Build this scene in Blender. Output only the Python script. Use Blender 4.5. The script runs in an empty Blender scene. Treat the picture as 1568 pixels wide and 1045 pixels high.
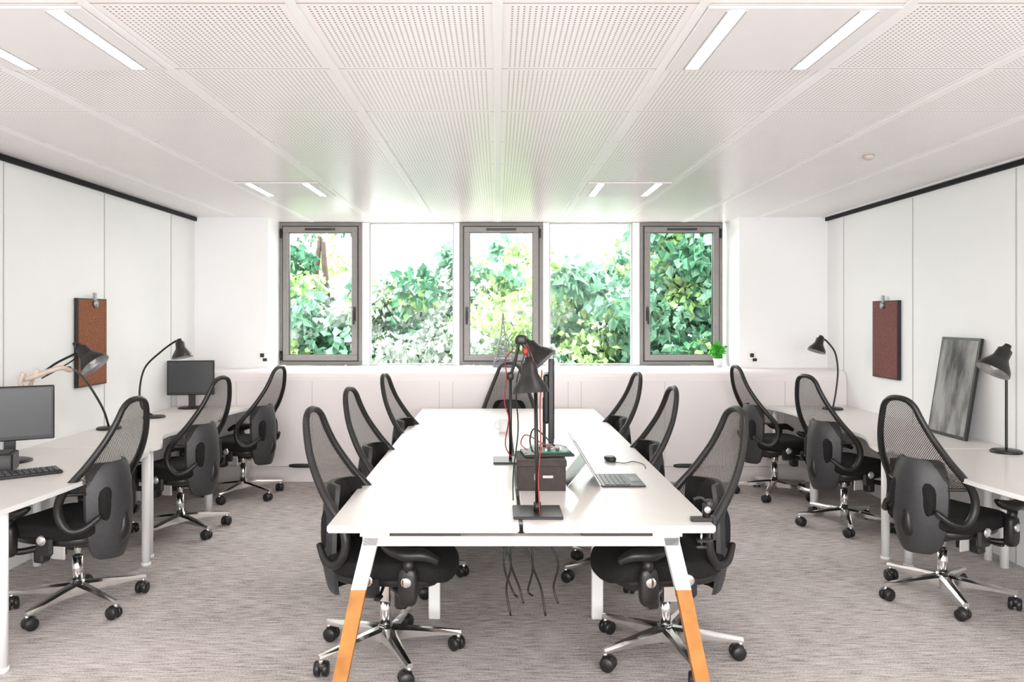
import bpy, math, random
import numpy as np
from mathutils import Vector, Matrix
random.seed(7); rng=np.random.default_rng(7)
scene=bpy.context.scene
PI=math.pi
# ---------------------------------------------------------------- materials
def mat(name,col,rough=.5,metal=0.,var=.04,nscale=20,bump=0.,coat=0.,emit=None,estr=0,spec=.5):
    m=bpy.data.materials.new(name); m.use_nodes=True
    nt=m.node_tree; b=nt.nodes['Principled BSDF']
    b.inputs['Roughness'].default_value=rough; b.inputs['Metallic'].default_value=metal
    b.inputs['Specular IOR Level'].default_value=spec
    b.inputs['Coat Weight'].default_value=coat
    tc=nt.nodes.new('ShaderNodeTexCoord'); n=nt.nodes.new('ShaderNodeTexNoise')
    n.inputs['Scale'].default_value=nscale; n.inputs['Detail'].default_value=3
    nt.links.new(tc.outputs['Object'],n.inputs['Vector'])
    r=nt.nodes.new('ShaderNodeValToRGB')
    r.color_ramp.elements[0].position=.3; r.color_ramp.elements[1].position=.7
    r.color_ramp.elements[0].color=[max(0,c*(1-var)) for c in col]+[1]
    r.color_ramp.elements[1].color=[min(1,c*(1+var)) for c in col]+[1]
    nt.links.new(n.outputs['Fac'],r.inputs['Fac']); nt.links.new(r.outputs['Color'],b.inputs['Base Color'])
    if bump:
        bp=nt.nodes.new('ShaderNodeBump'); bp.inputs['Strength'].default_value=bump; bp.inputs['Distance'].default_value=.002
        nt.links.new(n.outputs['Fac'],bp.inputs['Height']); nt.links.new(bp.outputs['Normal'],b.inputs['Normal'])
    if emit:
        b.inputs['Emission Color'].default_value=(*emit,1); b.inputs['Emission Strength'].default_value=estr
    return m
def node(nt,t,**k):
    n=nt.nodes.new(t)
    for a,v in k.items(): setattr(n,a,v)
    return n
def mth(nt,op,a,b=None,c=None):
    n=nt.nodes.new('ShaderNodeMath'); n.operation=op
    for i,v in enumerate((a,b,c)):
        if v is None: continue
        if isinstance(v,(int,float)): n.inputs[i].default_value=v
        else: nt.links.new(v,n.inputs[i])
    return n.outputs[0]

M={}
M['wall']=mat('wall_panel_white',(.88,.88,.88),.55,var=.012,nscale=1.5)
M['seam']=mat('seam_grey',(.48,.47,.46),.6)
M['white']=mat('white_lacquer',(.86,.855,.85),.35,var=.01,nscale=3)
M['casing']=mat('casing_white',(.82,.77,.76),.4,var=.015,nscale=2)
M['black']=mat('black_plastic',(.012,.011,.011),.40,var=.2)
M['blackstrip']=mat('black_trim',(.008,.008,.010),.6,spec=.2)
M['fabric']=mat('black_fabric',(.010,.009,.009),.85,var=.35,nscale=90,bump=.6,spec=.3)
M['shell']=mat('charcoal_shell',(.036,.036,.038),.48,var=.15,nscale=40,bump=.15)
M['chrome']=mat('chrome',(.90,.89,.88),.16,1.0,var=.03)
M['frame']=mat('window_frame_taupe',(.23,.21,.20),.4,var=.05)
M['gasket']=mat('gasket',(.03,.026,.026),.5)
M['top']=mat('desk_top_white',(.72,.685,.655),.33,var=.015,nscale=4,coat=.1)
M['edge']=mat('desk_edge',(.50,.44,.40),.5)
M['orange']=mat('orange_wood_leg',(.46,.19,.045),.5,var=.22,nscale=12)
M['cork']=mat('cork',(.25,.09,.042),.9,var=.5,nscale=120,bump=.8)
M['corkred']=mat('cork_red',(.18,.065,.058),.9,var=.4,nscale=120,bump=.8)
M['red']=mat('red_cable',(.28,.015,.01),.45)
M['screen']=mat('screen_grey',(.035,.037,.04),.3,var=.15,nscale=200)
M['darkbox']=mat('dark_card',(.030,.020,.017),.7,var=.25,nscale=30)
M['green']=mat('green_tray',(.015,.12,.05),.4)
M['steel']=mat('brushed_steel',(.38,.38,.39),.35,.8)
M['bulb']=mat('bulb_white',(.9,.88,.85),.3)
M['beige']=mat('pale_wood',(.66,.54,.46),.5,var=.1)
M['pot']=mat('pot_white',(.82,.82,.82),.3)
M['herb']=mat('herb_leaf',(.05,.40,.025),.5,var=.3)
M['tower']=mat('tower_grey_metal',(.26,.26,.27),.5,.0)
M['led']=mat('led_strip',(1,.95,.92),.4,emit=(1,.91,.86),estr=36)
M['lightplate']=mat('luminaire_plate',(.78,.765,.765),.4,var=.01)
M['ground']=mat('outside_paving',(.62,.61,.56),.9,var=.12,nscale=2)
M['trunk']=mat('bark',(.07,.05,.04),.9,var=.3,nscale=10)
def mesh_mat():
    m=bpy.data.materials.new('chair_mesh_net'); m.use_nodes=True; nt=m.node_tree
    b=nt.nodes['Principled BSDF']; out=nt.nodes['Material Output']
    b.inputs['Base Color'].default_value=(.030,.024,.023,1); b.inputs['Roughness'].default_value=.6
    tc=node(nt,'ShaderNodeTexCoord'); s=node(nt,'ShaderNodeSeparateXYZ'); nt.links.new(tc.outputs['Object'],s.inputs[0])
    k=2*PI/.012
    a=mth(nt,'ADD',s.outputs[1],s.outputs[2]); d=mth(nt,'SUBTRACT',s.outputs[1],s.outputs[2])
    sa=mth(nt,'SINE',mth(nt,'MULTIPLY',a,k)); sd=mth(nt,'SINE',mth(nt,'MULTIPLY',d,k))
    mx=mth(nt,'MAXIMUM',sa,sd); g=mth(nt,'GREATER_THAN',mx,.46)
    t=node(nt,'ShaderNodeBsdfTransparent'); mix=node(nt,'ShaderNodeMixShader')
    nt.links.new(g,mix.inputs[0]); nt.links.new(t.outputs[0],mix.inputs[1]); nt.links.new(b.outputs[0],mix.inputs[2])
    nt.links.new(mix.outputs[0],out.inputs[0]); return m
M['net']=mesh_mat()
def glass_mat():
    m=bpy.data.materials.new('window_glass'); m.use_nodes=True; nt=m.node_tree
    nt.nodes.remove(nt.nodes['Principled BSDF']); out=nt.nodes['Material Output']
    t=node(nt,'ShaderNodeBsdfTransparent'); g=node(nt,'ShaderNodeBsdfGlossy'); g.inputs['Roughness'].default_value=.02
    mix=node(nt,'ShaderNodeMixShader'); mix.inputs[0].default_value=.003
    nt.links.new(t.outputs[0],mix.inputs[1]); nt.links.new(g.outputs[0],mix.inputs[2]); nt.links.new(mix.outputs[0],out.inputs[0])
    return m
M['glass']=glass_mat()
def carpet():
    m=bpy.data.materials.new('streaked_carpet'); m.use_nodes=True; nt=m.node_tree; b=nt.nodes['Principled BSDF']
    b.inputs['Roughness'].default_value=.95; b.inputs['Specular IOR Level'].default_value=.1
    tc=node(nt,'ShaderNodeTexCoord')
    def nz(sc,det,scale=1.):
        mp=node(nt,'ShaderNodeMapping'); mp.inputs['Scale'].default_value=sc
        nt.links.new(tc.outputs['Object'],mp.inputs[0])
        n=node(nt,'ShaderNodeTexNoise'); n.inputs['Scale'].default_value=scale; n.inputs['Detail'].default_value=det
        nt.links.new(mp.outputs[0],n.inputs['Vector']); return n.outputs['Fac']
    a=nz((9,85,1),4); c=nz((130,150,1),2); d=nz((.8,1.0,1),2)
    v=mth(nt,'ADD',mth(nt,'MULTIPLY',a,.46),mth(nt,'MULTIPLY',c,.36))
    v=mth(nt,'ADD',v,mth(nt,'MULTIPLY',d,.18))
    r=node(nt,'ShaderNodeValToRGB'); e=r.color_ramp.elements
    e[0].position=.37; e[0].color=(.17,.145,.135,1); e[1].position=.60; e[1].color=(.68,.635,.615,1)
    x=e.new(.47); x.color=(.43,.39,.37,1)
    nt.links.new(v,r.inputs[0]); nt.links.new(r.outputs[0],b.inputs['Base Color'])
    bp=node(nt,'ShaderNodeBump'); bp.inputs['Strength'].default_value=.5; bp.inputs['Distance'].default_value=.004
    nt.links.new(c,bp.inputs['Height']); nt.links.new(bp.outputs[0],b.inputs['Normal'])
    return m
M['carpet']=carpet()
GX=.66; GY0=3.17; GY=.665
def ceil():
    m=bpy.data.materials.new('perforated_ceiling_tiles'); m.use_nodes=True; nt=m.node_tree; b=nt.nodes['Principled BSDF']
    b.inputs['Roughness'].default_value=.30
    tc=node(nt,'ShaderNodeTexCoord'); s=node(nt,'ShaderNodeSeparateXYZ'); nt.links.new(tc.outputs['Object'],s.inputs[0])
    X=s.outputs[0]; Y=s.outputs[1]
    tx=mth(nt,'FRACT',mth(nt,'ADD',mth(nt,'DIVIDE',X,GX),100.0)); ty=mth(nt,'FRACT',mth(nt,'ADD',mth(nt,'DIVIDE',mth(nt,'SUBTRACT',Y,GY0),GY),100.0))
    ex=mth(nt,'MULTIPLY',mth(nt,'MINIMUM',tx,mth(nt,'SUBTRACT',1.0,tx)),GX)
    ey=mth(nt,'MULTIPLY',mth(nt,'MINIMUM',ty,mth(nt,'SUBTRACT',1.0,ty)),GY)
    p=.66/34
    hx=mth(nt,'SUBTRACT',mth(nt,'FRACT',mth(nt,'ADD',mth(nt,'DIVIDE',X,p),1000.0)),.5)
    py=.665/34
    hy=mth(nt,'SUBTRACT',mth(nt,'FRACT',mth(nt,'ADD',mth(nt,'DIVIDE',mth(nt,'SUBTRACT',Y,GY0),py),1000.0)),.5)
    dd=mth(nt,'ADD',mth(nt,'MULTIPLY',hx,hx),mth(nt,'MULTIPLY',hy,hy))
    hole=mth(nt,'LESS_THAN',dd,.042)
    ins=mth(nt,'MULTIPLY',mth(nt,'GREATER_THAN',ex,.038),mth(nt,'GREATER_THAN',ey,.02))
    hole=mth(nt,'MULTIPLY',hole,ins)
    seam=mth(nt,'LESS_THAN',ey,.003)
    mk=mth(nt,'MAXIMUM',hole,mth(nt,'MULTIPLY',seam,.8))
    mix=node(nt,'ShaderNodeMix'); mix.data_type='RGBA'
    mix.inputs[6].default_value=(.89,.86,.85,1); mix.inputs[7].default_value=(.14,.105,.10,1)
    nt.links.new(mk,mix.inputs[0]); nt.links.new(mix.outputs[2],b.inputs['Base Color'])
    return m
M['ceil']=ceil()
def leafmat(name,c,tr=.5):
    m=bpy.data.materials.new(name); m.use_nodes=True; nt=m.node_tree; out=nt.nodes['Material Output']
    b=nt.nodes['Principled BSDF']; b.inputs['Roughness'].default_value=.45
    tc=node(nt,'ShaderNodeTexCoord'); n=node(nt,'ShaderNodeTexNoise'); n.inputs['Scale'].default_value=3
    nt.links.new(tc.outputs['Object'],n.inputs['Vector'])
    r=node(nt,'ShaderNodeValToRGB'); r.color_ramp.elements[0].position=.35; r.color_ramp.elements[1].position=.65
    r.color_ramp.elements[0].color=[x*.6 for x in c]+[1]; r.color_ramp.elements[1].color=[min(1,x*1.3) for x in c]+[1]
    nt.links.new(n.outputs['Fac'],r.inputs[0]); nt.links.new(r.outputs[0],b.inputs['Base Color'])
    t=node(nt,'ShaderNodeBsdfTranslucent'); nt.links.new(r.outputs[0],t.inputs[0])
    mix=node(nt,'ShaderNodeMixShader'); mix.inputs[0].default_value=tr
    nt.links.new(b.outputs[0],mix.inputs[1]); nt.links.new(t.outputs[0],mix.inputs[2]); nt.links.new(mix.outputs[0],out.inputs[0])
    return m
M['leafhaze']=leafmat('leaf_haze',(.44,.51,.46)); M['leafbright']=leafmat('leaf_bright',(.33,.50,.20)); M['leafdeep']=leafmat('leaf_deep',(.06,.18,.10),.4)  # palest leaf: haze and overexposure put into its colour
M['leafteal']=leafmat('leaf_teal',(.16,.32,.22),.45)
def picmat():
    m=bpy.data.materials.new('picture_print'); m.use_nodes=True; nt=m.node_tree; b=nt.nodes['Principled BSDF']
    b.inputs['Roughness'].default_value=.6; b.inputs['Specular IOR Level'].default_value=.2
    tc=node(nt,'ShaderNodeTexCoord'); mp=node(nt,'ShaderNodeMapping'); mp.inputs['Scale'].default_value=(1,7,2)
    nt.links.new(tc.outputs['Object'],mp.inputs[0]); n=node(nt,'ShaderNodeTexNoise'); n.inputs['Scale'].default_value=1.3; n.inputs['Detail'].default_value=5
    nt.links.new(mp.outputs[0],n.inputs['Vector'])
    r=node(nt,'ShaderNodeValToRGB'); e=r.color_ramp.elements; e[0].position=.35; e[0].color=(.07,.07,.07,1); e[1].position=.62; e[1].color=(.36,.355,.35,1)
    nt.links.new(n.outputs['Fac'],r.inputs[0]); nt.links.new(r.outputs[0],b.inputs['Base Color']); return m
M['pic']=picmat()

# ---------------------------------------------------------------- mesh builder
def catmull(P,n=6,closed=False):
    P=[Vector(p) for p in P]; out=[]; L=len(P)
    rngi=range(L) if closed else range(L-1)
    for i in rngi:
        p1=P[i]; p2=P[(i+1)%L]
        p0=P[(i-1)%L] if (closed or i>0) else p1*2-p2
        p3=P[(i+2)%L] if (closed or i<L-2) else p2*2-p1
        for k in range(n):
            t=k/n
            out.append(.5*((2*p1)+(p2-p0)*t+(2*p0-5*p1+4*p2-p3)*t*t+(3*p1-p0-3*p2+p3)*t**3))
    if not closed: out.append(P[-1])
    return out
class B:
    def __init__(s): s.V=[];s.F=[];s.Mi=[];s.S=[];s.mats=[]
    def mi(s,m):
        if m not in s.mats: s.mats.append(m)
        return s.mats.index(m)
    def add(s,V,F,m,smooth=False):
        o=len(s.V); s.V+= [tuple(v) for v in V]; k=s.mi(m)
        for f in F: s.F.append(tuple(i+o for i in f)); s.Mi.append(k); s.S.append(smooth)
    def box(s,c,d,m,rot=None,bev=0.,fn=None):
        hx,hy,hz=d[0]/2,d[1]/2,d[2]/2; c=Vector(c)
        if bev<=0:
            V=[Vector((x*hx,y*hy,z*hz)) for x in(-1,1) for y in(-1,1) for z in(-1,1)]
            F=[(0,1,3,2),(4,6,7,5),(0,4,5,1),(2,3,7,6),(0,2,6,4),(1,5,7,3)]
        else:
            b=min(bev,hx*.98,hy*.98,hz*.98); V=[];idx={}
            for sx in(-1,1):
                for sy in(-1,1):
                    for sz in(-1,1):
                        for a in range(3):
                            p=[sx*(hx-b),sy*(hy-b),sz*(hz-b)]
                            p[a]=(sx*hx,sy*hy,sz*hz)[a]
                            idx[(sx,sy,sz,a)]=len(V); V.append(Vector(p))
            F=[]
            for a in range(3):
                u,w=(a+1)%3,(a+2)%3
                for sg in(-1,1):
                    def K(su,sw):
                        t=[0,0,0]; t[a]=sg; t[u]=su; t[w]=sw; return idx[(t[0],t[1],t[2],a)]
                    f=[K(-1,-1),K(1,-1),K(1,1),K(-1,1)]
                    F.append(f if sg>0 else f[::-1])
            for a in range(3):
                u,w=(a+1)%3,(a+2)%3
                for su in(-1,1):
                    for sw in(-1,1):
                        def K(sa,ax):
                            t=[0,0,0]; t[a]=sa; t[u]=su; t[w]=sw; return idx[(t[0],t[1],t[2],ax)]
                        f=[K(-1,u),K(1,u),K(1,w),K(-1,w)]
                        F.append(f if su*sw<0 else f[::-1])
            for sx in(-1,1):
                for sy in(-1,1):
                    for sz in(-1,1):
                        f=[idx[(sx,sy,sz,0)],idx[(sx,sy,sz,1)],idx[(sx,sy,sz,2)]]
                        F.append(f if sx*sy*sz>0 else f[::-1])
        if rot is not None: V=[rot@v for v in V]
        s.add([v+c for v in V],F,m)
    def tube(s,P,r,m,seg=8,n=6,closed=False,flat=1.,smoothpath=True,caps=True):
        if smoothpath and len(P)>2:
            if isinstance(r,(list,tuple)):
                rr=[]
                for i in range(len(P)-1):
                    for k in range(n): rr.append(r[i]+(r[i+1]-r[i])*k/n)
                rr.append(r[-1])
            else: rr=None
            Q=catmull(P,n,closed)
        else: Q=[Vector(p) for p in P]; rr=list(r) if isinstance(r,(list,tuple)) else None
        if rr is None: rr=[r]*len(Q)
        L=len(Q); T=[]
        for i in range(L):
            a=Q[(i-1)%L] if (closed or i>0) else Q[i]; b=Q[(i+1)%L] if (closed or i<L-1) else Q[i]
            t=(b-a); T.append(t.normalized() if t.length>1e-9 else Vector((0,0,1)))
        up=Vector((0,0,1)) if abs(T[0].z)<.9 else Vector((1,0,0))
        N=(up-T[0]*up.dot(T[0])).normalized(); V=[]
        for i in range(L):
            if i: N=(N-T[i]*N.dot(T[i])); N=N.normalized() if N.length>1e-6 else up
            Bn=T[i].cross(N)
            for k in range(seg):
                a=2*PI*k/seg; V.append(Q[i]+(N*math.cos(a)+Bn*math.sin(a)*flat)*rr[i])
        F=[]
        for i in range(L if closed else L-1):
            j=(i+1)%L
            for k in range(seg):
                k2=(k+1)%seg; F.append((i*seg+k,i*seg+k2,j*seg+k2,j*seg+k))
        s.add(V,F,m,True)
        if caps and not closed:
            o=len(s.V)-len(V); k=s.mi(m)
            s.F.append(tuple(o+i for i in range(seg))[::-1]); s.F.append(tuple(o+(L-1)*seg+i for i in range(seg))); s.Mi+=[k,k]; s.S+=[False,False]
    def cyl(s,p0,p1,r0,m,r1=None,seg=16):
        s.tube([p0,p1],[r0,r0 if r1 is None else r1],m,seg,smoothpath=False)
    def lathe(s,o,d,prof,m,seg=20,smooth=True):
        o=Vector(o); d=Vector(d).normalized(); q=Vector((0,0,1)).rotation_difference(d); V=[];F=[]
        for (r,h) in prof:
            for k in range(seg):
                a=2*PI*k/seg; V.append(o+q@Vector((r*math.cos(a),r*math.sin(a),h)))
        for i in range(len(prof)-1):
            for k in range(seg):
                k2=(k+1)%seg; F.append((i*seg+k,i*seg+k2,(i+1)*seg+k2,(i+1)*seg+k))
        s.add(V,F,m,smooth)
    def sup(s,c,d,m,n=4,cuts=8,fn=None,rot=None):
        V=[];F=[];idx={}
        def vid(p):
            k=tuple(round(x,5) for x in p)
            if k not in idx:
                L=(abs(p[0])**n+abs(p[1])**n+abs(p[2])**n)**(1/n)
                v=Vector((p[0]/L*d[0]/2,p[1]/L*d[1]/2,p[2]/L*d[2]/2))
                if fn: v=fn(v)
                if rot is not None: v=rot@v
                idx[k]=len(V); V.append(v+Vector(c))
            return idx[k]
        for a in range(3):
            u,w=(a+1)%3,(a+2)%3
            for sg in(-1,1):
                for i in range(cuts):
                    for j in range(cuts):
                        q=[]
                        for (di,dj) in((0,0),(1,0),(1,1),(0,1)):
                            p=[0,0,0]; p[a]=sg; p[u]=-1+2*(i+di)/cuts; p[w]=-1+2*(j+dj)/cuts; q.append(vid(p))
                        F.append(q if sg>0 else q[::-1])
        s.add(V,F,m,True)
    def grid(s,G,m,smooth=True):
        R=len(G);C=len(G[0]); V=[v for r in G for v in r]
        s.add(V,[(i*C+j,i*C+j+1,(i+1)*C+j+1,(i+1)*C+j) for i in range(R-1) for j in range(C-1)],m,smooth)
    def prism(s,O,z0,z1,m,medge=None):
        n=len(O); V=[(x,y,z0) for x,y in O]+[(x,y,z1) for x,y in O]
        s.add(V,[tuple(range(n))[::-1],tuple(range(n,2*n))],m)
        s.add(V,[(i,(i+1)%n,n+(i+1)%n,n+i) for i in range(n)],medge or m)
    def obj(s,name,loc=(0,0,0),rz=0.):
        me=bpy.data.meshes.new(name+'_mesh'); me.from_pydata(s.V,[],s.F)
        for m in s.mats: me.materials.append(M[m])
        me.polygons.foreach_set('material_index',s.Mi); me.polygons.foreach_set('use_smooth',s.S); me.update()
        o=bpy.data.objects.new(name,me); scene.collection.objects.link(o); o.location=loc; o.rotation_euler=(0,0,rz); return o
def Ry(a): return Matrix.Rotation(a,3,'Y')

# ---------------------------------------------------------------- room
XL,XR,YB,YW,H=-3.073,3.344,7.947,8.39,2.60
YR=-2.2
b=B(); b.box(((XL+XR)/2,(YR+8.6)/2,-.05),(XR-XL+.3,8.6-YR,.1),'carpet'); b.obj('floor')
b=B(); b.box(((XL+XR)/2,(YR+8.6)/2,H+.05),(XR-XL+.3,8.6-YR,.1),'ceil'); b.obj('ceiling')
b=B()
k=math.ceil(XL/GX)
while k*GX<XR:
    b.box((k*GX,(YR+8.36)/2,H-.003),(.034,8.36-YR-.02,.006),'white',bev=.002); k+=1
b.obj('trim_1')
def sidewall(name,x,sgn,seams):
    b=B(); b.box((x+sgn*.075,(YR+YB)/2,H/2),(.15,YB-YR+.3,H),'wall')
    for y in seams: b.box((x-sgn*.001,y,H/2-.02+(.52 if y>7.5 else 0)),(.004,.010,H-.05-(1.05 if y>7.5 else 0)),'seam')
    o=b.obj(name)
    b=B(); b.box((x-sgn*.012,(YR+YB)/2,H-.021),(.024,YB-YR,.036),'blackstrip'); return b
b=sidewall('wall_left',XL,-1,[-.13+.0,1.12,2.37,3.62,4.87,6.12,7.37]); b.obj('trim_2')
b=sidewall('wall_right',XR,1,[1.27,2.53,3.79,5.05,6.31,7.57]); b.obj('trim_3')
b=B()
b.box(((XL-2.33)/2-.075,(YB+8.6)/2,H/2),(-2.33-XL+.15,8.6-YB,H),'wall')
b.box(((XR+2.45)/2+.075,(YB+8.6)/2,H/2),(XR-2.45+.15,8.6-YB,H),'wall')
b.box((.06,8.5,.52),(4.78,.2,1.04),'wall')
b.obj('wall_back')
b=B(); yy=YR-.05
b.box(((XL+XR)/2,yy,.4),(XR-XL,.1,.8),'wall'); b.box(((XL+XR)/2,yy,2.52),(XR-XL,.1,.16),'wall')
b.box((XL+.25,yy,1.62),(.5,.1,1.64),'wall'); b.box((XR-.25,yy,1.62),(.5,.1,1.64),'wall'); b.obj('wall_front')
b=B()
for x in(-2.55,-1.2,.135,1.47,2.82): b.box((x,yy,1.62),(.06,.07,1.64),'frame')
b.box((.135,yy,.83),(5.4,.07,.06),'frame'); b.box((.135,yy,2.41),(5.4,.07,.06),'frame'); b.obj('window_6')  # unseen rear glazing, added to let even light in behind the camera

# convector casing / sill
b=B()
prof=[(7.50,.16),(7.50,.98),(7.506,1.015),(7.522,1.045),(7.548,1.063),(7.585,1.07),(YB-.001,1.07),(YB-.001,.16)]
def extr(b,prof,x0,x1,m):
    n=len(prof); V=[(x0,y,z) for y,z in prof]+[(x1,y,z) for y,z in prof]
    b.add(V,[(i,n+i,n+(i+1)%n,(i+1)%n) for i in range(n)],m); b.add(V,[tuple(range(n)),tuple(range(n,2*n))[::-1]],m)
extr(b,prof,XL+.004,XR-.004,'casing')
b.box((.06,(YB+YW)/2,1.055),(4.77,YW-YB-.004,.03),'white')
b.box(((XL+XR)/2,7.735,.078),(XR-XL-.008,.42,.15),'casing')
b.box(((XL+XR)/2,7.74,.156),(XR-XL-.008,.40,.012),'gasket')
for x in(-2.5,-1.775,-.56,-.43,.675,.80,1.6,2.75): b.box((x,7.4995,.57),(.004,.003,.80),'seam')
for x in(-1.88,1.80): b.sup((x,7.498,.165),(.24,.03,.04),'black',n=3)
for x0 in(-1.5,-.8,.7,1.35):
    for i in range(9): b.box((x0+i*.06,7.66,1.0705),(.035,.02,.003),'seam')
b.obj('radiator_casing')

# windows
def ring(b,x0,x1,z0,z1,w,y,d,m):
    b.box(((x0+x1)/2,y,z1-w/2),(x1-x0,d,w),m,bev=.003); b.box(((x0+x1)/2,y,z0+w/2),(x1-x0,d,w),m,bev=.003)
    b.box((x0+w/2,y,(z0+z1)/2),(w,d,z1-z0-2*w),m,bev=.003); b.box((x1-w/2,y,(z0+z1)/2),(w,d,z1-z0-2*w),m,bev=.003)
Z0,Z1=1.075,2.597
def opening(n,x0,x1,side):
    b=B()
    ring(b,x0,x1,Z0,Z1,.04,YW+.02,.08,'frame')
    ring(b,x0+.036,x1-.036,Z0+.036,Z1-.036,.014,YW-.0,.06,'gasket')
    ring(b,x0+.048,x1-.048,Z0+.048,Z1-.048,.058,YW-.012,.07,'frame')
    ring(b,x0+.104,x1-.104,Z0+.104,Z1-.104,.008,YW-.0,.05,'gasket')
    b.box(((x0+x1)/2,YW+.01,(Z0+Z1)/2),(x1-x0-.22,.006,Z1-Z0-.22),'glass')
    hx=x1-.077 if side>0 else x0+.077; hz=1.62
    b.box((hx,YW-.052,hz),(.03,.014,.15),'black',bev=.004); b.cyl((hx,YW-.055,hz+.03),(hx,YW-.10,hz+.03),.009,'black')
    b.tube([(hx,YW-.095,hz+.035),(hx,YW-.098,hz-.03),(hx,YW-.09,hz-.11)],.011,'black')
    b.box(((x0+x1)/2,YW-.05,Z1-.075),(.32,.02,.022),'black',bev=.004)
    ox=x0+.03 if side>0 else x1-.03
    for hz in(Z0+.1,Z1-.12): b.cyl((ox,YW-.05,hz-.05),(ox,YW-.05,hz+.05),.012,'black')
    b.obj('window_%d'%n)
opening(1,-2.336,-1.448,1); opening(3,-.406,.4825,-1); opening(5,1.5175,2.4056,-1)
def fixed(n,x0,x1):
    b=B(); ring(b,x0,x1,Z0,Z1,.014,YW+.02,.05,'seam'); b.box(((x0+x1)/2,YW+.02,(Z0+Z1)/2),(x1-x0-.02,.006,Z1-Z0-.02),'glass'); b.obj('window_%d'%n)
fixed(2,-1.371,-.469); fixed(4,.5524,1.4406)
b=B()
for x0,x1 in((-1.447,-1.372),(-.468,-.407),(.4835,.5514),(1.4416,1.5165)): b.box(((x0+x1)/2,YW+.02,(Z0+Z1)/2),(x1-x0,.09,Z1-Z0),'white',bev=.004)
b.obj('trim_4')

# lights
def fixture(x,y):
    b=B(); b.box((0,0,-.002),(.634,.660,.004),'edge'); b.box((0,0,-.007),(.624,.650,.010),'lightplate',bev=.003)
    for sx in(-.215,.215):
        for e in(-.030,.030): b.box((sx+e,0,-.0125),(.008,.60,.003),'seam')
        b.box((sx,0,-.0125),(.048,.59,.001),'led')
    b.obj('ceiling_light',(x,y,H))
for x in(-1.65,.99):
    for y in(2.8375,6.1625,-.4875): fixture(x,y)
b=B(); b.lathe((0,0,0),(0,0,-1),[(.0,.0),(.036,.0),(.036,.008),(.03,.02),(.014,.028),(0,.03)],'edge'); b.obj('smoke_detector',(2.31,4.88,H-.001))
for x in(-2.385,2.575):
    b=B(); b.box((0,-.006,0),(.08,.012,.08),'white',bev=.003); b.box((0,-.014,.0),(.04,.008,.04),'black',bev=.002); b.box((.028,-.012,-.045),(.04,.02,.03),'black',bev=.003)
    b.obj('power_socket',(x,YB,1.20))

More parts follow.
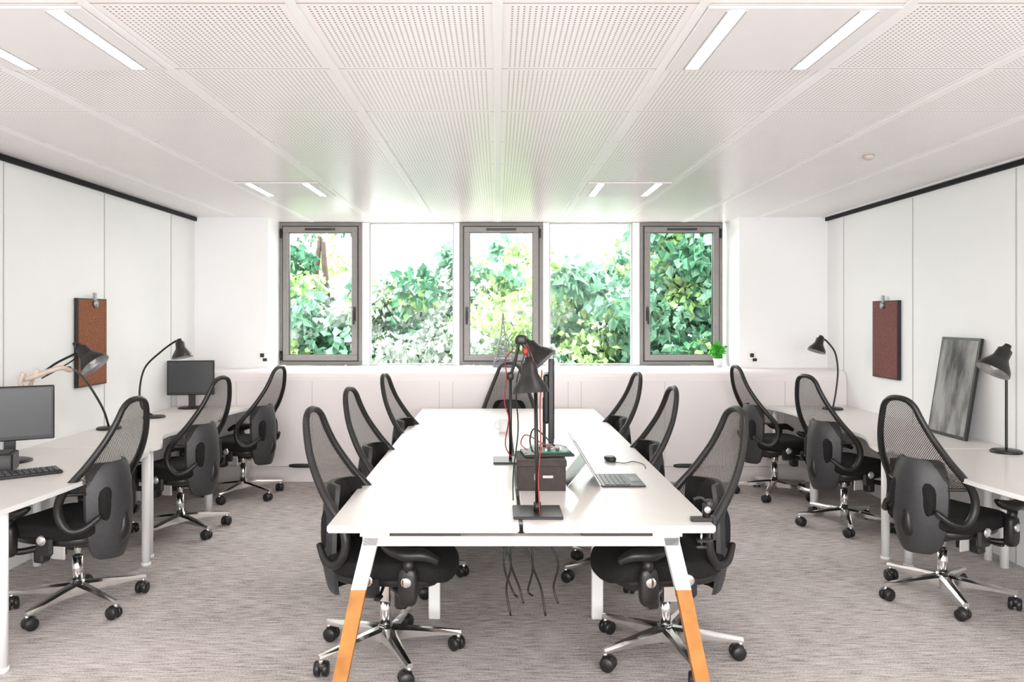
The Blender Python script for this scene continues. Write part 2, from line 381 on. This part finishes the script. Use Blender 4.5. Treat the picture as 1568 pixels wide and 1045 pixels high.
# ---------------------------------------------------------------- chair
def build_chair():
    b=B(); R0=.345
    for i in range(5):
        a=2*PI*i/5+.3; c,s_=math.cos(a),math.sin(a); P=lambda r,z,t=0:(r*c-t*s_,r*s_+t*c,z)
        V=[];ws=[(.025,.034,.075,.140),(.12,.027,.085,.130),(.25,.020,.085,.113),(R0+.012,.015,.080,.100)]
        for r,w,z0,z1 in ws: V+=[P(r,z0,-w),P(r,z0,w),P(r,z1-.012,w),P(r,z1,w*.5),P(r,z1,-w*.5),P(r,z1-.012,-w)]
        F=[(j*6+q,j*6+(q+1)%6,(j+1)*6+(q+1)%6,(j+1)*6+q) for j in range(3) for q in range(6)]+[tuple(range(18,24))]
        b.add(V,F,'chrome')
        b.cyl(P(R0,.045),P(R0,.090),.010,'chrome',seg=8)
        w=.6*(i+1); wc=Vector(P(R0,.034)); ax=Vector((math.cos(a+w),math.sin(a+w),0)); pr=Vector((-ax.y,ax.x,0))*.014
        for sg in(-1,1): b.lathe(wc+pr+ax*(sg*.008),ax*sg,[(.0,0),(.033,0),(.034,.004),(.034,.018),(.028,.024),(0,.025)],'black',seg=14)
        b.sup(wc+pr+Vector((0,0,.012)),(.055,.055,.05),'black',n=3,cuts=4)
    b.cyl((0,0,.065),(0,0,.15),.042,'chrome',.034); b.cyl((0,0,.14),(0,0,.28),.027,'chrome'); b.cyl((0,0,.27),(0,0,.375),.017,'chrome',seg=12)
    b.sup((-.01,0,.385),(.26,.17,.085),'black',n=5,cuts=5)
    for sg in(-1,1):
        b.box((.02,sg*.115,.335),(.080,.012,.085),'chrome',bev=.004); b.box((.02,sg*.10,.33),(.05,.04,.04),'black',bev=.004)
        b.box((.0,sg*.235,.40),(.10,.03,.10),'black',bev=.012); b.lathe((.0,sg*.25,.435),(0,sg,0),[(0,.0),(.028,.0),(.028,.012),(.02,.016),(0,.016)],'chrome')
    b.tube([(.03,-.08,.38),(.05,-.2,.375),(.06,-.27,.37)],.007,'black',seg=6); b.box((.06,-.28,.37),(.03,.05,.014),'black',bev=.004)
    b.box((.12,.12,.32),(.06,.07,.09),'black',bev=.010); b.box((.12,-.12,.32),(.06,.07,.09),'black',bev=.010)
    def sf(v):
        x,y,z=v; z+= -.9*max(0,x-.14)**2*2 ; z+= .25*y*y ; z+= .5*max(0,-x-.1)**2
        k=1-.10*max(0,(x)/.28); return Vector((x,y*k,z))
    b.sup((.05,0,.458),(.58,.51,.125),'fabric',n=3.4,cuts=10,fn=sf)
    b.sup((.03,0,.405),(.48,.43,.07),'black',n=4,cuts=8,fn=sf)
    for sg in(-1,1):
        b.sup((.19,sg*.268,.425),(.085,.055,.17),'black',n=4,cuts=5)
        b.lathe((.19,sg*.291,.45),(0,sg,0),[(0,.0),(.024,.0),(.024,.010),(.018,.014),(0,.014)],'chrome')
        b.tube([(.19,sg*.24,.36),(.15,sg*.20,.355),(.06,sg*.1,.37)],.018,'black',seg=8)
        b.tube([(.19,sg*.268,.49),(.195,sg*.27,.54)],.026,'black',seg=8,smoothpath=False)
        b.tube([(.07,sg*.262,.600),(.11,sg*.268,.580),(.18,sg*.275,.565),(.26,sg*.272,.566),(.32,sg*.25,.535)],[.012,.024,.030,.027,.015],'black',seg=10,flat=1.35)
    half=[(-.368,.0,1.152),(-.364,.055,1.142),(-.356,.093,1.11),(-.342,.118,1.05),(-.315,.150,.97),(-.275,.182,.89),(-.225,.212,.81),(-.170,.236,.74),(-.120,.250,.675),(-.098,.256,.605),(-.110,.252,.535),(-.155,.238,.485),(-.215,.205,.495),(-.268,.150,.55)]
    P=[half[i] for i in range(len(half)-1,0,-1)]+[(x,-y,z) for x,y,z in half]
    R=[.014,.018,.020,.022,.022,.021,.020,.019,.018,.017,.017,.016,.016]
    b.tube(P,R+[.016]+R[::-1],'black',seg=10,n=5)
    edge=catmull(half[:9],3); G=[]
    for k,e in enumerate(edge):
        t=k/(len(edge)-1); mx=-.368+.14*math.sin(min(1,t*1.15)*PI*.5)
        if e.y<.001: row=[Vector(e)]*11
        else:
            row=[]
            for j in range(-5,6):
                u=j/5; xx=mx+(e.x-mx)*abs(u)**2.4 if e.x>mx else e.x
                row.append(Vector((xx,e.y*u,e.z-.02*(1-u*u)*t)))
        G.append(row)
    b.grid(G,'net')
    b.tube([Vector(v) for v in G[-1]],.009,'black',seg=6,n=2)
    O=[];I=[]
    rows=[(.815,-.274,.110),(.80,-.280,.135),(.76,-.290,.154),(.70,-.299,.166),(.62,-.306,.172),(.52,-.308,.170),(.43,-.302,.160),(.36,-.290,.138),(.315,-.278,.112),(.297,-.270,.085)]
    for z,x,w in rows:
        r1=[];r2=[]
        for t in range(-6,7):
            u=t/6; xx=x+.13*(abs(u)**2.1)*(w/.2)
            r1.append(Vector((xx,w*u,z))); r2.append(Vector((xx+.030*(1-.35*abs(u)),w*u*.97,z)))
        O.append(r1);I.append(r2)
    b.grid(O,'shell'); b.grid([r[::-1] for r in I],'fabric')
    n=len(O)
    b.grid([O[0][::-1],I[0][::-1]],'shell'); b.grid([O[-1],I[-1]],'shell')
    b.grid([[O[i][0] for i in range(n)],[I[i][0] for i in range(n)]],'shell'); b.grid([[O[i][-1] for i in range(n)][::-1],[I[i][-1] for i in range(n)][::-1]],'shell')
    b.sup((-.245,0,.60),(.075,.27,.22),'fabric',n=3.5,cuts=6)
    b.tube([(-.292,0,.56),(-.298,0,.45),(-.25,0,.385),(-.15,0,.37),(-.02,0,.38)],[.012,.022,.03,.03,.03],'black',seg=10,flat=1.6)
    return b
cb=build_chair()
first=cb.obj('office_chair')
places=[(-.53,3.70,-10),(.79,3.70,191),(-.55,4.75,-10),(-.50,5.92,-8),(.73,4.85,185),(.73,6.05,189),(.10,7.085,268),
 (-2.31,4.31,168),(-2.35,5.80,163),(-2.26,6.96,165),(2.52,4.44,25),(2.64,5.97,20),(2.47,7.0,8)]
for i,(x,y,a) in enumerate(places):
    o=first if i==0 else bpy.data.objects.new('office_chair',first.data)
    if i: scene.collection.objects.link(o)
    o.location=(x,y,0.0); o.rotation_euler=(0,0,math.radians(a))

# ---------------------------------------------------------------- bench desk
TX0,TX1,TY0,TY1=-.695,.887,3.185,7.22; TC=.096
b=B()
for x0,x1 in((TX0,TC-.008),(TC+.008,TX1)):
    for y0,y1 in((TY0,5.2),(5.203,TY1)):
        b.box(((x0+x1)/2,(y0+y1)/2,.7325),(x1-x0,y1-y0,.025),'top',bev=.003)
        b.box(((x0+x1)/2,(y0+y1)/2,.7175),(x1-x0-.01,y1-y0-.01,.006),'edge')
def leg(b,x0,z0,x1,z1,y,w,m,d=.05):
    V=[];
    for x,z in((x0,z0),(x1,z1)):
        V+=[(x-w/2,y-d/2,z),(x+w/2,y-d/2,z),(x+w/2,y+d/2,z),(x-w/2,y+d/2,z)]
    b.add(V,[(0,3,2,1),(4,5,6,7)]+[(i,(i+1)%4,4+(i+1)%4,4+i) for i in range(4)],m)
for y in(TY0+.05,TY1-.12):
    b.box((TC,y,.675),(1.30,.05,.04),'white',bev=.003)
    b.box((TC-.40,y-.0,.703),(.30,.03,.024),'gasket'); b.box((TC+.40,y,.703),(.30,.03,.024),'gasket')
    for s_ in(-1,1):
        leg(b,TC+s_*.615,.69,TC+s_*.667,.475,y,.062,'white'); leg(b,TC+s_*.667,.476,TC+s_*.765,.0,y,.060,'orange')
        b.box((TC+s_*.60,y,.705),(.12,.05,.02),'white')
for y in(4.15,5.75):
    b.box((TC,y,.67),(.95,.05,.04),'white')
    for s_ in(-1,1): b.box((TC+s_*.43,y,.335),(.06,.05,.67),'white',bev=.004)
for s_ in(-1,1): b.box((TC+s_*.43,(TY0+TY1)/2,.70),(.04,TY1-TY0-.4,.035),'white')
b.box((TC,5.0,.62),(.22,2.6,.012),'white'); b.box((TC-.11,5.0,.65),(.01,2.6,.06),'white'); b.box((TC+.11,5.0,.65),(.01,2.6,.06),'white')
b.obj('bench_desk')
TZ=.745
b=B()
for i,(x,y) in enumerate(((.03,3.60),(.09,3.62),(.13,3.58),(.19,3.60),(.25,3.62),(.06,3.56))):
    e=.22+.05*(i%3)
    b.tube([(x,y,.70),(x-.02,y+.01,.58),(x+.03*((-1)**i),y,.46),(x+.01,y+.02,.34),(x+.03,y,e)],.005,'black',seg=6)
b.tube([(.03,3.60,.66),(.13,3.6,.56),(.22,3.6,.66)],.005,'black',seg=6)
b.obj('cable_bundle')

# ---------------------------------------------------------------- lamps
def shade(b,o,d,s=1.,m='black'):
    o=Vector(o); d=Vector(d).normalized()
    pr=[(.0,-.03),(.016,-.03),(.02,-.01),(.034,.0),(.038,.045),(.05,.065),(.075,.10),(.082,.125),(.079,.125),(.070,.10),(.045,.068),(.03,.05),(0,.05)]
    pr=[(r*s,h*s) for r,h in pr]; b.lathe(o,d,pr[:8],m,24); b.lathe(o,d,pr[7:],'steel',24)
    b.lathe(o,d,[(0,.05*s),(.015*s,.055*s),(.026*s,.085*s),(.018*s,.107*s),(0,.114*s)],'bulb',12)
b=B()
b.box((0,0,.006),(.21,.21,.012),'black',bev=.003); b.cyl((0,0,.01),(0,0,.05),.016,'black')
b.cyl((0,0,.03),(-.006,.03,.56),.0085,'black')
b.sup((-.006,.03,.565),(.035,.035,.045),'black',n=3,cuts=4)
b.tube([(-.006,.03,.565),(-.03,.035,.66),(-.065,.035,.745)],.008,'black'); b.tube([(.012,.045,.56),(-.015,.05,.66),(-.05,.045,.745)],.003,'red')
b.sup((-.068,.035,.75),(.05,.04,.045),'black',n=3,cuts=4); b.sup((-.05,.03,.70),(.025,.035,.035),'red',n=3,cuts=4)
b.tube([(-.068,.035,.745),(-.04,.03,.70),(-.035,.025,.66)],.010,'black')
shade(b,(-.035,.02,.645),(.06,-.10,-1),1.0)
b.tube([(.02,.0,.62),(.012,.0,.45),(.014,-.01,.3),(.004,-.012,.15),(.008,-.03,.03),(.006,-.08,.016)],.0028,'red',seg=6)
b.tube([(-.05,.03,.70),(-.09,.04,.55),(-.08,.1,.35),(-.10,.15,.15),(-.10,.2,.01)],.003,'black',seg=6)
b.obj('desk_lamp',(.171,3.385,TZ+.0005))
b=B()
b.box((0,0,.006),(.20,.20,.012),'black',bev=.003); b.cyl((0,0,.01),(0,.0,.50),.009,'black')
b.sup((0,0,.5),(.04,.04,.05),'black',n=3,cuts=4)
b.tube([(0,0,.5),(.03,-.01,.6),(.05,-.02,.70)],.009,'black'); b.sup((.05,-.02,.71),(.05,.05,.05),'black',n=3,cuts=4)
b.tube([(.05,-.02,.71),(.09,-.03,.70)],.012,'black',smoothpath=False)
shade(b,(.11,-.03,.69),(.75,-.2,-.8),1.05)
b.tube([(-.02,0,.5),(-.035,0,.35),(-.01,-.01,.25),(-.03,0,.1),(.01,-.03,.02)],.0035,'red',seg=6)
b.tube([(.02,0,.66),(-.03,.0,.6),(-.02,0,.5)],.0035,'red',seg=6)
b.obj('desk_lamp',(.075,4.6,TZ+.0005))
DZ=.74
def wlamp(loc,path,ho,hd,extra=None,base=True,sc=1.):
    b=B()
    if base: b.lathe((0,0,0),(0,0,1),[(0,0),(.09,0),(.09,.012),(.08,.018),(.02,.022),(0,.022)],'black')
    b.tube(path,.0085,'black',n=8)
    shade(b,ho,hd,sc)
    b.sup(path[-1],(.035,.035,.035),'black',n=2.5,cuts=4)
    if extra: extra(b)
    b.obj('desk_lamp',loc)
def ex(b):
    b.tube([(.13,-.78,.50),(.10,-.86,.52),(-.0,-.98,.47),(-.03,-1.02,.46)],.016,'beige',flat=1.8)
    b.tube([(-.03,-1.02,.50),(-.045,-1.03,.44),(-.03,-1.02,.39)],.014,'beige'); b.tube([(.02,-.95,.52),(.0,-.97,.47),(-.03,-.95,.42)],.013,'beige')
    b.tube([(.02,-.93,.48),(.07,-.84,.55),(.14,-.70,.615)],.008,'black'); b.tube([(.03,-.93,.46),(.10,-.80,.53),(.16,-.70,.60)],.005,'black')
    b.tube([(.14,-.70,.62),(.12,-.72,.68)],.01,'black',smoothpath=False)
wlamp((-2.95,5.95,DZ),[(0,0,.01),(-.005,-.08,.16),(.01,-.3,.35),(.06,-.55,.47),(.12,-.78,.51)],(.16,-.70,.64),(.75,-.1,-.8),ex,sc=1.2)
wlamp((-2.90,6.62,DZ),[(0,0,.01),(-.10,0,.08),(-.125,0,.22),(-.08,0,.42),(.06,0,.56),(.17,0,.64),(.21,0,.65)],(.215,0,.635),(.22,-.1,-1),sc=1.05)
wlamp((3.08,7.2,DZ),[(0,0,.01),(.03,0,.18),(.045,0,.36),(.02,0,.52),(-.05,0,.62),(-.10,0,.655)],(-.115,0,.65),(-.35,-.1,-1),sc=1.0)
wlamp((3.20,4.93,DZ),[(0,0,.01),(0,0,.25),(.0,0,.50),(-.0,-.0,.62),(-.02,-.02,.66)],(-.02,-.02,.645),(-.55,-.05,-.85),sc=1.25)

# ---------------------------------------------------------------- desks along the side walls
def sidedesk(side,y0,y1,wave,lo=.07):
    b=B(); xw=(XL+.004) if side<0 else (XR-.004); sg=1 if side<0 else -1
    L=y1-y0; n=28; O=[(xw,y0)]
    for i in range(n+1):
        t=i/n; O.append((xw+sg*wave(t),y0+L*t))
    O.append((xw,y1))
    if sg<0: O=O[::-1]
    b.prism(O,DZ-.025,DZ,'top','white')
    xf=lambda t,o:(xw+sg*(wave(t)-o))
    for t,y in((.06,y0+.07),(.94,y1-.08)):
        x=xf(t,lo); b.cyl((x,y,.02),(x,y,DZ-.025),.026,'white'); b.cyl((x,y,.0),(x,y,.022),.03,'white')
        x2=xw+sg*.12; b.cyl((x2,y,0),(x2,y,DZ-.025),.026,'white')
        b.box(((x+x2)/2,y,DZ-.05),(abs(x-x2),.04,.04),'white')
    b.box((xw+sg*.12,(y0+y1)/2,DZ-.06),(.03,L-.2,.06),'white')
    b.obj('wavy_workstation_desk')
wA=lambda t:.87+.05*math.sin(PI*min(1,max(0,t)))-.03*t-(.04*max(0,(t-.95)/.05))
wB=lambda t:.66+.18*(.5+.5*math.cos(2*PI*t))-.03*max(0,(.05-t)/.05)
wC=lambda t:.78-.10*math.sin(PI*t)
sidedesk(-1,3.45,5.10,wA,.035); sidedesk(-1,5.115,6.34,wB); sidedesk(-1,6.355,7.49,wC)
wRA=lambda t:.78+.10*math.sin(PI*t); wRB=lambda t:.70+.17*(.5+.5*math.cos(2*PI*t)); wRC=lambda t:.80-.08*math.sin(PI*t)
sidedesk(1,3.45,5.06,wRA); sidedesk(1,5.075,6.40,wRB); sidedesk(1,6.415,7.49,wRC)

def monitor(loc,w,h,zc,rz,tilt=0):
    b=B()
    b.box((0,0,zc),(w,.035,h),'black',rot=None,bev=.006); b.box((0,-.0185,zc+.006),(w-.03,.003,h-.04),'screen')
    b.box((0,.03,zc),(w*.5,.04,h*.6),'black',bev=.012)
    b.box((0,.045,(zc)/2+.0),(.06,.02,zc),'black',bev=.004); b.lathe((0,.02,0),(0,0,1),[(0,0),(.12,0),(.12,.008),(.10,.014),(0,.016)],'black')
    b.obj('computer_monitor',loc,rz)
monitor((-2.865,4.60,DZ),.46,.32,.285,math.radians(30))
monitor((-2.85,7.28,DZ),.42,.32,.285,math.radians(8))
monitor((.345,5.05,TZ+.0005),.50,.52,.33,math.radians(86))
b=B(); b.box((0,0,.01),(.15,.42,.016),'black',bev=.004)
for i in range(5):
    for j in range(14): b.box((-.055+i*.027,-.19+j*.029,.021),(.021,.023,.006),'screen')
b.obj('computer_keyboard',(-2.58,4.20,DZ),math.radians(-50))
b=B(); b.box((0,0,.05),(.14,.16,.10),'black',bev=.008); b.box((0,-.08,.05),(.11,.004,.05),'screen'); b.box((0,0,.103),(.10,.12,.008),'screen',bev=.003)
b.obj('docking_station',(-2.76,4.36,DZ),math.radians(20))

def board(x,side,y0,y1,z0,z1,m):
    b=B(); sg=1 if side<0 else -1
    b.box((x+sg*.016,(y0+y1)/2,(z0+z1)/2),(.028,y1-y0,z1-z0),'black',bev=.002)
    b.box((x+sg*.031,(y0+y1)/2,(z0+z1)/2),(.004,y1-y0-.02,z1-z0-.02),m)
    yc=(y0+y1)/2
    b.lathe((x+sg*.04,yc+.02,z1-.04),(sg,0,0),[(0,0),(.03,0),(.03,.01),(0,.012)],'steel'); b.box((x+sg*.035,yc+.02,z1+.01),(.02,.03,.07),'steel',bev=.004)
    b.obj('cork_board')
board(XL,-1,5.68,6.10,1.075,1.73,'cork'); board(XR,1,6.49,6.93,1.065,1.73,'corkred')
b=B(); b.box((0,0,.355),(.022,.47,.71),'black',bev=.002); b.box((-.012,0,.355),(.004,.43,.67),'pic'); 
o=b.obj('framed_picture',(3.21,5.60,DZ+.002)); o.rotation_euler=(0,math.radians(9),0)

b=B()
b.box((.115,.15,.006),(.22,.30,.006),'black',bev=.002)
for i in range(5):
    for j in range(13): b.box((.035+i*.026,.025+j*.0205,.0105),(.021,.0165,.003),'black')
b.box((.19,.15,.010),(.05,.10,.001),'screen')
a=math.atan2(.14,.23); L=.265
b.box((-math.sin(a)*L/2,.15,.008+math.cos(a)*L/2),(.010,.30,L),'steel',rot=Ry(-a),bev=.003)
b.box((-math.sin(a)*L/2+.0055*math.cos(a),.15,.008+math.cos(a)*L/2+.0055*math.sin(a)),(.002,.285,L-.015),'screen',rot=Ry(-a))
p=Vector((-math.sin(a)*L*.5,.15,.008+math.cos(a)*L*.5)); q=Vector((-.165,.15,.003)); mid=(p+q)/2; dv=p-q
b.box(mid,(.004,.28,dv.length),'steel',rot=Ry(math.atan2(dv.x,dv.z)))
b.obj('tablet_computer',(.515,3.90,TZ))
b=B(); b.sup((0,0,.017),(.062,.105,.036),'black',n=2.6,cuts=8,fn=lambda v:Vector((v.x,v.y,max(v.z,-.014))))
b.tube([(.0,-.05,.008),(.05,-.10,.006),(.12,-.06,.006),(.15,-.15,.006),(.12,-.26,.006)],.0025,'black',seg=6)
b.obj('computer_mouse',(.66,4.60,TZ),math.radians(10))
b=B(); b.box((0,0,.07),(.235,.28,.14),'darkbox',bev=.004); b.box((0,-.005,.135),(.243,.285,.03),'darkbox',bev=.003); b.box((-.03,-.142,.07),(.012,.003,.03),'seam'); b.box((.03,-.142,.07),(.05,.003,.012),'edge')
b.obj('storage_box',(.215,3.96,TZ))
b=B(); b.box((0,0,.006),(.25,.20,.012),'black',bev=.003); b.box((.02,0,.016),(.18,.14,.008),'green',bev=.002)
for i in range(7): b.box((-.05+.02*i,.03*math.sin(i*2.1),.026),(.012,.03,.012),'black' if i%2 else 'steel')
b.tube([(-.1,0,.02),(-.13,.02,.05),(-.10,.05,.09),(-.02,.02,.05),(.03,0,.03)],.003,'red',seg=6)
b.tube([(-.08,-.04,.02),(-.09,-.03,.08),(-.05,.05,.12),(.05,.05,.03)],.004,'black',seg=6)
b.obj('circuit_board_tray',(.25,4.0,TZ+.151),.1)
b=B(); b.lathe((0,0,0),(0,0,1),[(0,0),(.034,0),(.038,.01),(.040,.09),(.037,.09),(.035,.012),(0,.010)],'pot'); b.tube([(-.038,0,.075),(-.062,0,.07),(-.066,0,.04),(-.039,0,.02)],.005,'pot',seg=6)
b.obj('coffee_mug',(.045,5.75,TZ))
b=B(); b.box((0,0,.012),(.09,.03,.018),'black',bev=.003); b.box((.052,0,-.03),(.018,.03,.11),'black',bev=.003); b.box((.02,0,-.078),(.08,.03,.014),'black',bev=.003)
b.cyl((.0,0,-.10),(.0,0,-.032),.006,'chrome',seg=8); b.sup((.0,0,-.105),(.05,.02,.018),'black',n=3,cuts=4)
b.cyl((.02,0,.02),(.02,0,.075),.016,'black'); b.sup((.035,0,.07),(.04,.035,.05),'black',n=3,cuts=4); b.lathe((.02,-.016,.055),(0,-1,0),[(0,0),(.014,0),(.014,.012),(0,.014)],'chrome',12)
b.tube([(.02,0,.08),(-.0,0,.10),(-.03,.01,.09)],.006,'black',seg=6)
b.obj('desk_clamp',(TX1-.04,3.26,TZ-.002))

# eiffel tower model
b=B(); Hh=.58
hw=lambda t:.085*(1-t)**2.1+.010*(1-t)+.004
lev=[0,.07,.14,.20,.27,.34,.40,.48,.56,.64,.72,.80,.88,.95]
def cor(t): w=hw(t); return [Vector((sx*w,sy*w,t*Hh)) for sx,sy in((-1,-1),(1,-1),(1,1),(-1,1))]
for i in range(len(lev)-1):
    A,C=cor(lev[i]),cor(lev[i+1])
    for k in range(4):
        b.cyl(A[k],C[k],.006,'tower',seg=5)
        k2=(k+1)%4
        if i>1:
            b.cyl(A[k],C[k2],.0032,'tower',seg=4); b.cyl(A[k2],C[k],.0032,'tower',seg=4)
        else:
            q=.25
            b.cyl(A[k].lerp(A[k2],q),C[k].lerp(C[k2],q*1.1),.004,'tower',seg=4); b.cyl(A[k2].lerp(A[k],q),C[k2].lerp(C[k],q*1.1),.004,'tower',seg=4); b.cyl(A[k],C[k].lerp(C[k2],q),.003,'tower',seg=4); b.cyl(A[k2],C[k2].lerp(C[k],q),.003,'tower',seg=4)
for k in range(4):
    A=cor(0);k2=(k+1)%4; m_=(A[k]+A[k2])/2
    b.tube([A[k].lerp(A[k2],.25),A[k].lerp(A[k2],.33)+Vector((0,0,.04)),m_*.9+Vector((0,0,.062)),A[k2].lerp(A[k],.33)+Vector((0,0,.04)),A[k2].lerp(A[k],.25)],.003,'tower',seg=5)
for t,e in((.14,.012),(.34,.008),(.88,.006)):
    w=hw(t)+e; b.box((0,0,t*Hh),(2*w,2*w,.010),'tower',bev=.002)
b.cyl((0,0,.95*Hh),(0,0,1.02*Hh),.003,'tower',seg=5); b.box((0,0,.004),(.21,.21,.008),'tower',bev=.002)
b.obj('eiffel_tower_model',(.055,8.17,1.074))

def leaves(C,size,spread_dir,wid=.38):
    n=len(C); d=spread_dir+rng.normal(0,.55,(n,3)); d/=np.linalg.norm(d,axis=1)[:,None]
    r=rng.normal(0,1,(n,3)); s=np.cross(d,r); s/=np.linalg.norm(s,axis=1)[:,None]; up=np.cross(s,d)
    L=size[:,None]
    return np.stack([C,C+d*L*.4+s*L*wid+up*L*.10,C+d*L,C+d*L*.4-s*L*wid+up*L*.10],1).reshape(-1,3)
b=B(); b.lathe((0,0,0),(0,0,1),[(0,0),(.038,0),(.05,.075),(.054,.078),(.054,.09),(.048,.09),(.045,.075),(0,.075)],'pot')
c=rng.normal(0,1,(230,3)); c/=np.linalg.norm(c,axis=1)[:,None]; dirs=c.copy(); c=c*np.array([.068,.068,.072])*rng.uniform(.35,1,(230,1))+np.array([0,0,.175])
V=leaves(c,rng.uniform(.028,.048,230),dirs); b.add(V.tolist(),[(4*i,4*i+1,4*i+2,4*i+3) for i in range(230)],'herb')
for i in range(9):
    a=i*.7; b.tube([(0,0,.07),(.02*math.cos(a),.02*math.sin(a),.12),(.045*math.cos(a),.045*math.sin(a),.17)],.002,'herb',seg=5)
b.obj('potted_plant',(2.28,8.10,1.0705))

# ---------------------------------------------------------------- outside greenery
def foliage(clumps,leafn,mats):
    b=B()
    for mname,lsize in mats:
        Cs=[];Ds=[]
        for (cx,cy,cz,r,mm) in clumps:
            if mm!=mname: continue
            c=rng.normal(0,1,(leafn,3)); c/=np.linalg.norm(c,axis=1)[:,None]
            Cs.append(np.array([cx,cy,cz])+c*np.array([r,r*.8,r*.85])*rng.uniform(.45,1.1,(leafn,1))); Ds.append(c*.5+np.array([0,-.3,-.5]))
        if not Cs: continue
        C=np.concatenate(Cs);D=np.concatenate(Ds); n=len(C)
        V=leaves(C,rng.uniform(lsize*.6,lsize*1.3,n),D)
        b.add(V.tolist(),[(4*i,4*i+1,4*i+2,4*i+3) for i in range(n)],mname)
    return b
cl=[]
def topz(x):
    if x<-2.0: return 3.4
    if x<-.7: return 2.34+.14*math.sin(x*5)
    if x<.7: return 2.78+.12*math.sin(x*6)
    if x<1.95: return 2.42+.35*(x-.7)
    return 4.0
def leaftone(x):  # leaf tone by position, mostly haze-paled towards the left
    if x<-.5: return random.choices(['leafhaze','leafbright','leafteal','leafdeep'],[.66,.14,.14,.06])[0]
    if x<1.0: return random.choices(['leafhaze','leafbright','leafteal','leafdeep'],[.30,.5,.14,.06])[0]
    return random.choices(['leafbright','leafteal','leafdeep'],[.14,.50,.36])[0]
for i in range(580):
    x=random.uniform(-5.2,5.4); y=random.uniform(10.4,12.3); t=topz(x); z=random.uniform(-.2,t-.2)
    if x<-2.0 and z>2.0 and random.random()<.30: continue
    cl.append((x,y,z,random.uniform(.20,.38),leaftone(x)))
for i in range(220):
    x=random.uniform(2.5,7.0); cl.append((x,random.uniform(12.4,13.4),random.uniform(0,4.3),random.uniform(.3,.45),leaftone(x)))
b=foliage(cl,105,[('leafhaze',.105),('leafbright',.125),('leafteal',.165),('leafdeep',.17)])
for x,lean in((-2.9,.3),(-2.35,-.15),(2.2,.3),(3.3,-.2),(-1.2,.1),(.6,.1)):
    tp=3.4 if abs(x)>2 else 2.0
    b.tube([(x,11.4,-.1),(x+lean*.4,11.4,tp*.35),(x+lean,11.3,tp*.7),(x+lean*1.3,11.3,tp)],[.06,.05,.04,.02],'trunk',seg=7)
b.obj('garden_hedge')
b=B(); b.box((0,16,-.15),(40,14.7,.1),'ground'); b.obj('garden_ground')

# ---------------------------------------------------------------- lighting
w=bpy.data.worlds.new('world'); scene.world=w; w.use_nodes=True
bg=w.node_tree.nodes['Background']; bg.inputs[0].default_value=(.97,.985,1,1); bg.inputs[1].default_value=7.4
sun=bpy.data.lights.new('sun','SUN'); sun.energy=7.5; sun.angle=.05; sun.color=(1,.96,.88)
so=bpy.data.objects.new('sun',sun); scene.collection.objects.link(so)
so.rotation_euler=Vector((-.55,-.35,1.0)).to_track_quat('Z','Y').to_euler()
def area(name,loc,rot,sx,sy,e,col=(1,1,1),portal=False):
    l=bpy.data.lights.new(name,'AREA'); l.shape='RECTANGLE'; l.size=sx; l.size_y=sy; l.energy=e; l.color=col
    if portal: l.cycles.is_portal=True
    o=bpy.data.objects.new(name,l); scene.collection.objects.link(o); o.location=loc; o.rotation_euler=rot
area('window_portal',(.035,8.62,1.84),(math.radians(-90),0,0),4.75,1.52,1,portal=True)
area('rear_portal',(.135,YR-.12,1.62),(math.radians(90),0,0),5.4,1.6,1,portal=True)
area('rear_fill',(.135,YR-.3,1.62),(math.radians(90),0,0),5.4,1.6,80,(1,.97,.95))  # added fill lamp behind the camera, outside the rear opening

cam=bpy.data.cameras.new('camera'); co=bpy.data.objects.new('camera',cam); scene.collection.objects.link(co)
co.location=(0,0,1.6); co.rotation_euler=(math.radians(90),0,0)
cam.sensor_width=36; cam.lens=1200/1568*36; cam.shift_x=.014; cam.shift_y=-.0246; cam.clip_start=.05
scene.camera=co
vs=scene.view_settings
vs.view_transform='Standard'; vs.look='None'; vs.exposure=0.66; vs.gamma=1.0
